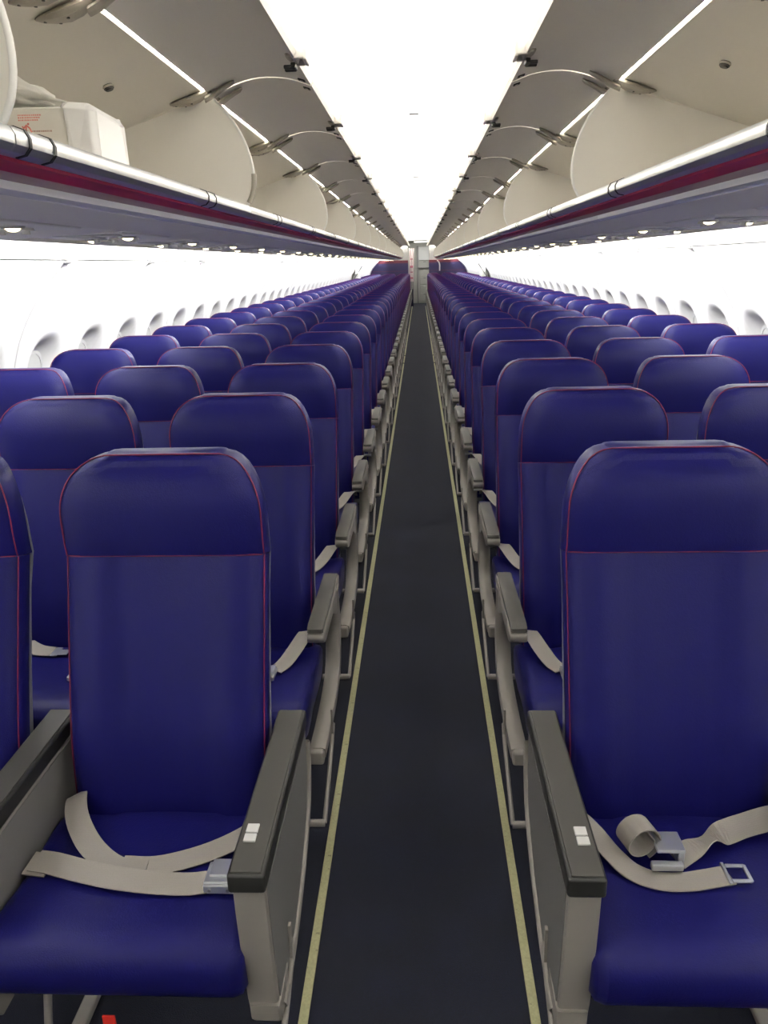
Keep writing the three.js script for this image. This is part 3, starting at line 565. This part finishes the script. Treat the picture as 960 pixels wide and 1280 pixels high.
  BELT.bTongue = join([rbox(0.006, 0.006, 0.05, 0.002, 0.045, 0.449, 0.402), rbox(0.034, 0.0045, 0.007, 0.0015, 0.066, 0.449, 0.384), rbox(0.034, 0.0045, 0.007, 0.0015, 0.066, 0.449, 0.420), rbox(0.007, 0.0045, 0.04, 0.0015, 0.082, 0.449, 0.402)]);
}
const BELTm = {}; for (const k in BELT) BELTm[k] = mirror(BELT[k]);
const colName = ['aisle', 'middle', 'window'], colX = [0.5035, 1.0115, 1.5195];
function makeSeat(s, col, row) {
  const sideT = s < 0 ? 'package side' : 'opposite the package';
  const state = row === 1 && col === 0 ? (s < 0 ? ' with two crossed belt straps' : ' with a rolled-up belt') : '';
  const count = row <= 20 ? `${ordinal(row)} row from the front` : `${ordinal(ROWS + 1 - row)} row before the rear bulkhead`;
  const g = thing('cabin_seat', `blue leather ${colName[col]} seat${state}, ${count}, ${sideT}`, 'seat', s * colX[col], 0, ROW0 + row * PITCH, 'blue seats in rows of three');
  const bk = put('backrest', S.back, M.leather, g), hd = put('headrest', S.head, M.leather, g);
  put('piping', S.pipeBack, M.piping, bk); put('piping', S.pipeBackR, M.piping, bk); const ph = put('piping', S.pipeHead, M.piping, hd); put('seam', S.seam, M.piping, bk);
  put('back_shell', S.shell, M.shell, g);
  put('seat_cushion', S.cushion, M.leather, g);
  const a = s < 0 ? Am : A, out = -s;                  // A is made with the aisle towards -x
  // armrests: every seat owns the one on its aisle side; the window seat also owns the one by the wall
  const arm = (x, aisle) => {
    if (row === 1) {
      const m = put('armrest', a.frontBody, M.beige, g); m.position.x = x; put('side_panel', a.sidePlate, M.panel, m); put('side_panel', a.sidePlateIn, M.panel, m); put('arm_cap', a.frontCap, M.darkpad, m); put('arm_pad', a.frontInset, M.pad, m);
      put('front_toe', a.frontToe, M.beige, m);
      if (aisle) { put('edge_rim', a.frontRim, M.beige, m); put('recline_button', a.button, M.button, m); }
    } else {
      const m = put('armrest', a.carrier, M.beige, g); m.position.x = x; put('arm_pad', a.pad, M.pad, m);
      if (aisle) { put('side_frame', a.frame, M.beige, m); put('frame_toe', a.toe, M.beige, m); }
      if (row < 10) { put('pivot_pin', a.pin, M.steel, m); put('belt_anchor', a.anchor, M.black, m); }
    }
    if (aisle && row <= 20) { const b = put('baggage_bar', a.bar, M.beige, g); b.position.x = x; put('bar_end', a.barEnd, M.beige, b); put('bracket', a.slim, M.beige, b); }
    if (row === 1) { const pn = put('pivot_pin', a.pin, M.steel, g); pn.position.x = x; const p2 = put('pivot_pin', a.pin, M.steel, g); p2.position.set(x, 0.055, -0.02); }
  };
  arm(out * 0.241 + (col > 0 ? out * 0.013 : 0), col === 0);
  if (col === 2 && row < 14) arm(-out * 0.236, false);
  if (col === 1 && row === 1) { /* the armrest towards the window belongs to the window seat */ }
  if (row <= 14) {
    put('frame_tube', A.beam, M.steel, g); put('frame_tube', A.beamRear, M.steel, g);
    if (col !== 1) put('seat_leg', A.leg, M.beige, g).position.x = -out * 0.195;
  }
  if (row === 1 && col === 0) put('life_vest_tag', A.tag, M.red, g).position.x = s < 0 ? -0.02 : 0.06;
  // belts
  if (row === 1 && col === 0 && s < 0) {
    const b = put('belt_strap', BELT.a1, M.belt, g); put('belt_strap', BELT.a2, M.belt, g); const c = put('belt_strap', BELT.a3, M.belt, g); put('belt_fold', BELT.aFold, M.belt, c);
    const k = put('buckle', BELT.aBuckle, M.chrome, g); put('rivets', BELT.rivets, M.steel, k);
  } else if (row === 1 && col === 0) {
    put('belt_strap', BELT.b1, M.belt, g); put('belt_strap', BELT.bCoil, M.belt, g); put('belt_strap', BELT.b2, M.belt, g); put('buckle', BELT.bBuckle, M.chrome, g); put('belt_tongue', BELT.bTongue, M.chrome, g);
  } else if (row <= 12) {
    const K = s < 0 ? BELT : BELTm;
    put('belt_strap', K.sideStrap, M.belt, g); put('buckle', K.buckle, M.chrome, g);
    if (row < 5) { put('belt_strap', K.farStrap, M.belt, g); put('belt_tongue', K.tongue, M.chrome, g); }
  }
  return g;
}
for (const s of [-1, 1]) for (let row = 1; row <= ROWS; row++) for (let col = 0; col < 3; col++) makeSeat(s, col, row);

// ---------------------------------------------------------------- exit doors in the far half
for (const s of [-1, 1]) {
  const d = structGroup(`door_${s < 0 ? 1 : 2}`, s * 1.62, 0, s < 0 ? 21.3 : 20.2);
  put('door_bustle', rbox(0.16, 1.30, 0.85, 0.05, 0, 0.65, 0), M.galley, d);
  put('door_surround', rbox(0.03, 0.26, 1.1, 0.01, -s * 0.01, 1.38, 0), M.wall, d);
  const e = put('door_edge', rbox(0.02, 0.46, 0.03, 0.006, 0, 0, 0), M.psuDark, d); e.position.set(-s * 0.05, 1.25, 0.52); e.rotation.z = s * 0.6;
  put('door_handle', rbox(0.04, 0.03, 0.16, 0.01, -s * 0.06, 1.47, 0.1), M.valance, d);
}

// ---------------------------------------------------------------- rear bulkheads and galley
for (const s of [-1, 1]) {
  const b = structGroup(s < 0 ? 'wall_bulkhead_left' : 'wall_bulkhead_right', 0, 0, F_END - 0.02);
  const slab = (y0, y1, t) => { const pts = [], x0 = 0.37; for (let i = 0; i <= 8; i++) { const y = y0 + (y1 - y0) * i / 8; pts.push([s * (wallX(Math.min(y, 1.53)) - 0.015), y]); } return sweepF([[s * x0, y0], ...pts, [s * x0, y1]], -t / 2, t / 2); };
  put('lower_panel', slab(0.0, 1.49, 0.05), M.purple, b);
  put('top_band', slab(1.49, 1.58, 0.052), M.band, b);
  put('band_line', slab(1.215, 1.227, 0.056), M.band, b);
  put('upper_panel', rbox(0.75, 0.62, 0.05, 0.006, s * 0.745, 1.89, 0), M.bulkTop, b);
  if (s > 0) put('white_tube', tube([V(0.66, 1.55, 0.05), V(0.72, 1.5, 0.06), V(0.75, 1.4, 0.06), V(0.75, 1.2, 0.06)], 0.022, 16, 8), M.galleyWhite, b);
  struct(s < 0 ? 'wall_rear_left' : 'wall_rear_right', rbox(0.05, 2.2, 2.6, 0.004, s * 0.62, 1.1, 0), M.galley, 0, 0, F_END + 1.4);
}
{
  const g = thing('galley', 'pale grey rear galley with white upper lockers behind the doorway', 'galley', 0, 0, F_END + 1.9);
  put('galley_frame', rbox(1.2, 2.2, 0.6, 0.01, 0, 1.1, -0.4), M.galley, g);
  put('upper_locker', rbox(0.46, 0.48, 0.05, 0.01, 0.22, 1.82, -0.08), M.galleyWhite, g);
  put('work_shelf', rbox(0.5, 0.03, 0.12, 0.006, 0.2, 1.30, -0.06), M.psuDark, g);
  const dg = rbox(0.3, 0.27, 0.03, 0.008);
  [1.42, 1.13, 0.83, 0.53, 0.23].forEach((y, i) => { const d = put('cart_door', dg, M.galley, g); d.position.set(0.21, y, -0.085); put('latch', rbox(0.10, 0.018, 0.02, 0.004, 0.02, 0.10, 0.022), i % 2 ? M.galleyWhite : M.psuDark, d); });
  tag(put('galley_lamp', rbox(0.5, 0.03, 0.3, 0.006, 0.1, 2.215, -(F_END + 0.95)), M.lampTube, scene), 'white ceiling lamp over the rear galley', 'lamp');
  put('jamb', rbox(0.07, 2.1, 0.1, 0.01, -0.03, 1.05, -0.05), M.bulkTop, g);
  struct('wall_rear', rbox(3.9, 2.6, 0.06, 0.002, 0, 1.25, 0), M.wall, 0, 0, F_END + 2.9);
  // narrow hanging by the doorway edge
  const c = thing('door_curtain', 'narrow white and pink hanging beside the rear doorway, purple below', 'curtain', -0.245, 0, F_END - 0.25);
  const fold = (w, y0, y1, amp) => { const ring = y => { const r = []; for (let i = 0; i <= 8; i++) r.push(V(-w / 2 + w * i / 8, y, 0.03 + amp * Math.sin(i * 1.6))); for (let i = 8; i >= 0; i--) r.push(V(-w / 2 + w * i / 8, y, 0.02 + amp * Math.sin(i * 1.6))); return r; }; return loft([ring(y0), ring((y0 + y1) / 2), ring(y1)]); };
  put('upper_cloth', fold(0.17, 0.86, 1.98, 0.014), std({ color: L(0.72, 0.62, 0.62), roughness: 0.8 }), c);
  for (const [y, h] of [[1.62, 0.03], [1.36, 0.07], [1.18, 0.03], [0.98, 0.05]]) put('pink_mark', rbox(0.09, h, 0.012, 0.004, 0.0, y, 0.05), std({ color: L(0.45, 0.12, 0.18), roughness: 0.8 }), c);
  put('middle_cloth', fold(0.12, 0.60, 0.86, 0.012), M.bulkTop, c);
  put('lower_cloth', fold(0.10, 0.0, 0.60, 0.012), M.purple, c);
}

scene.traverse(o => { if (o.isMesh) { o.castShadow = true; o.receiveShadow = true; } });
renderer.render(scene, camera);
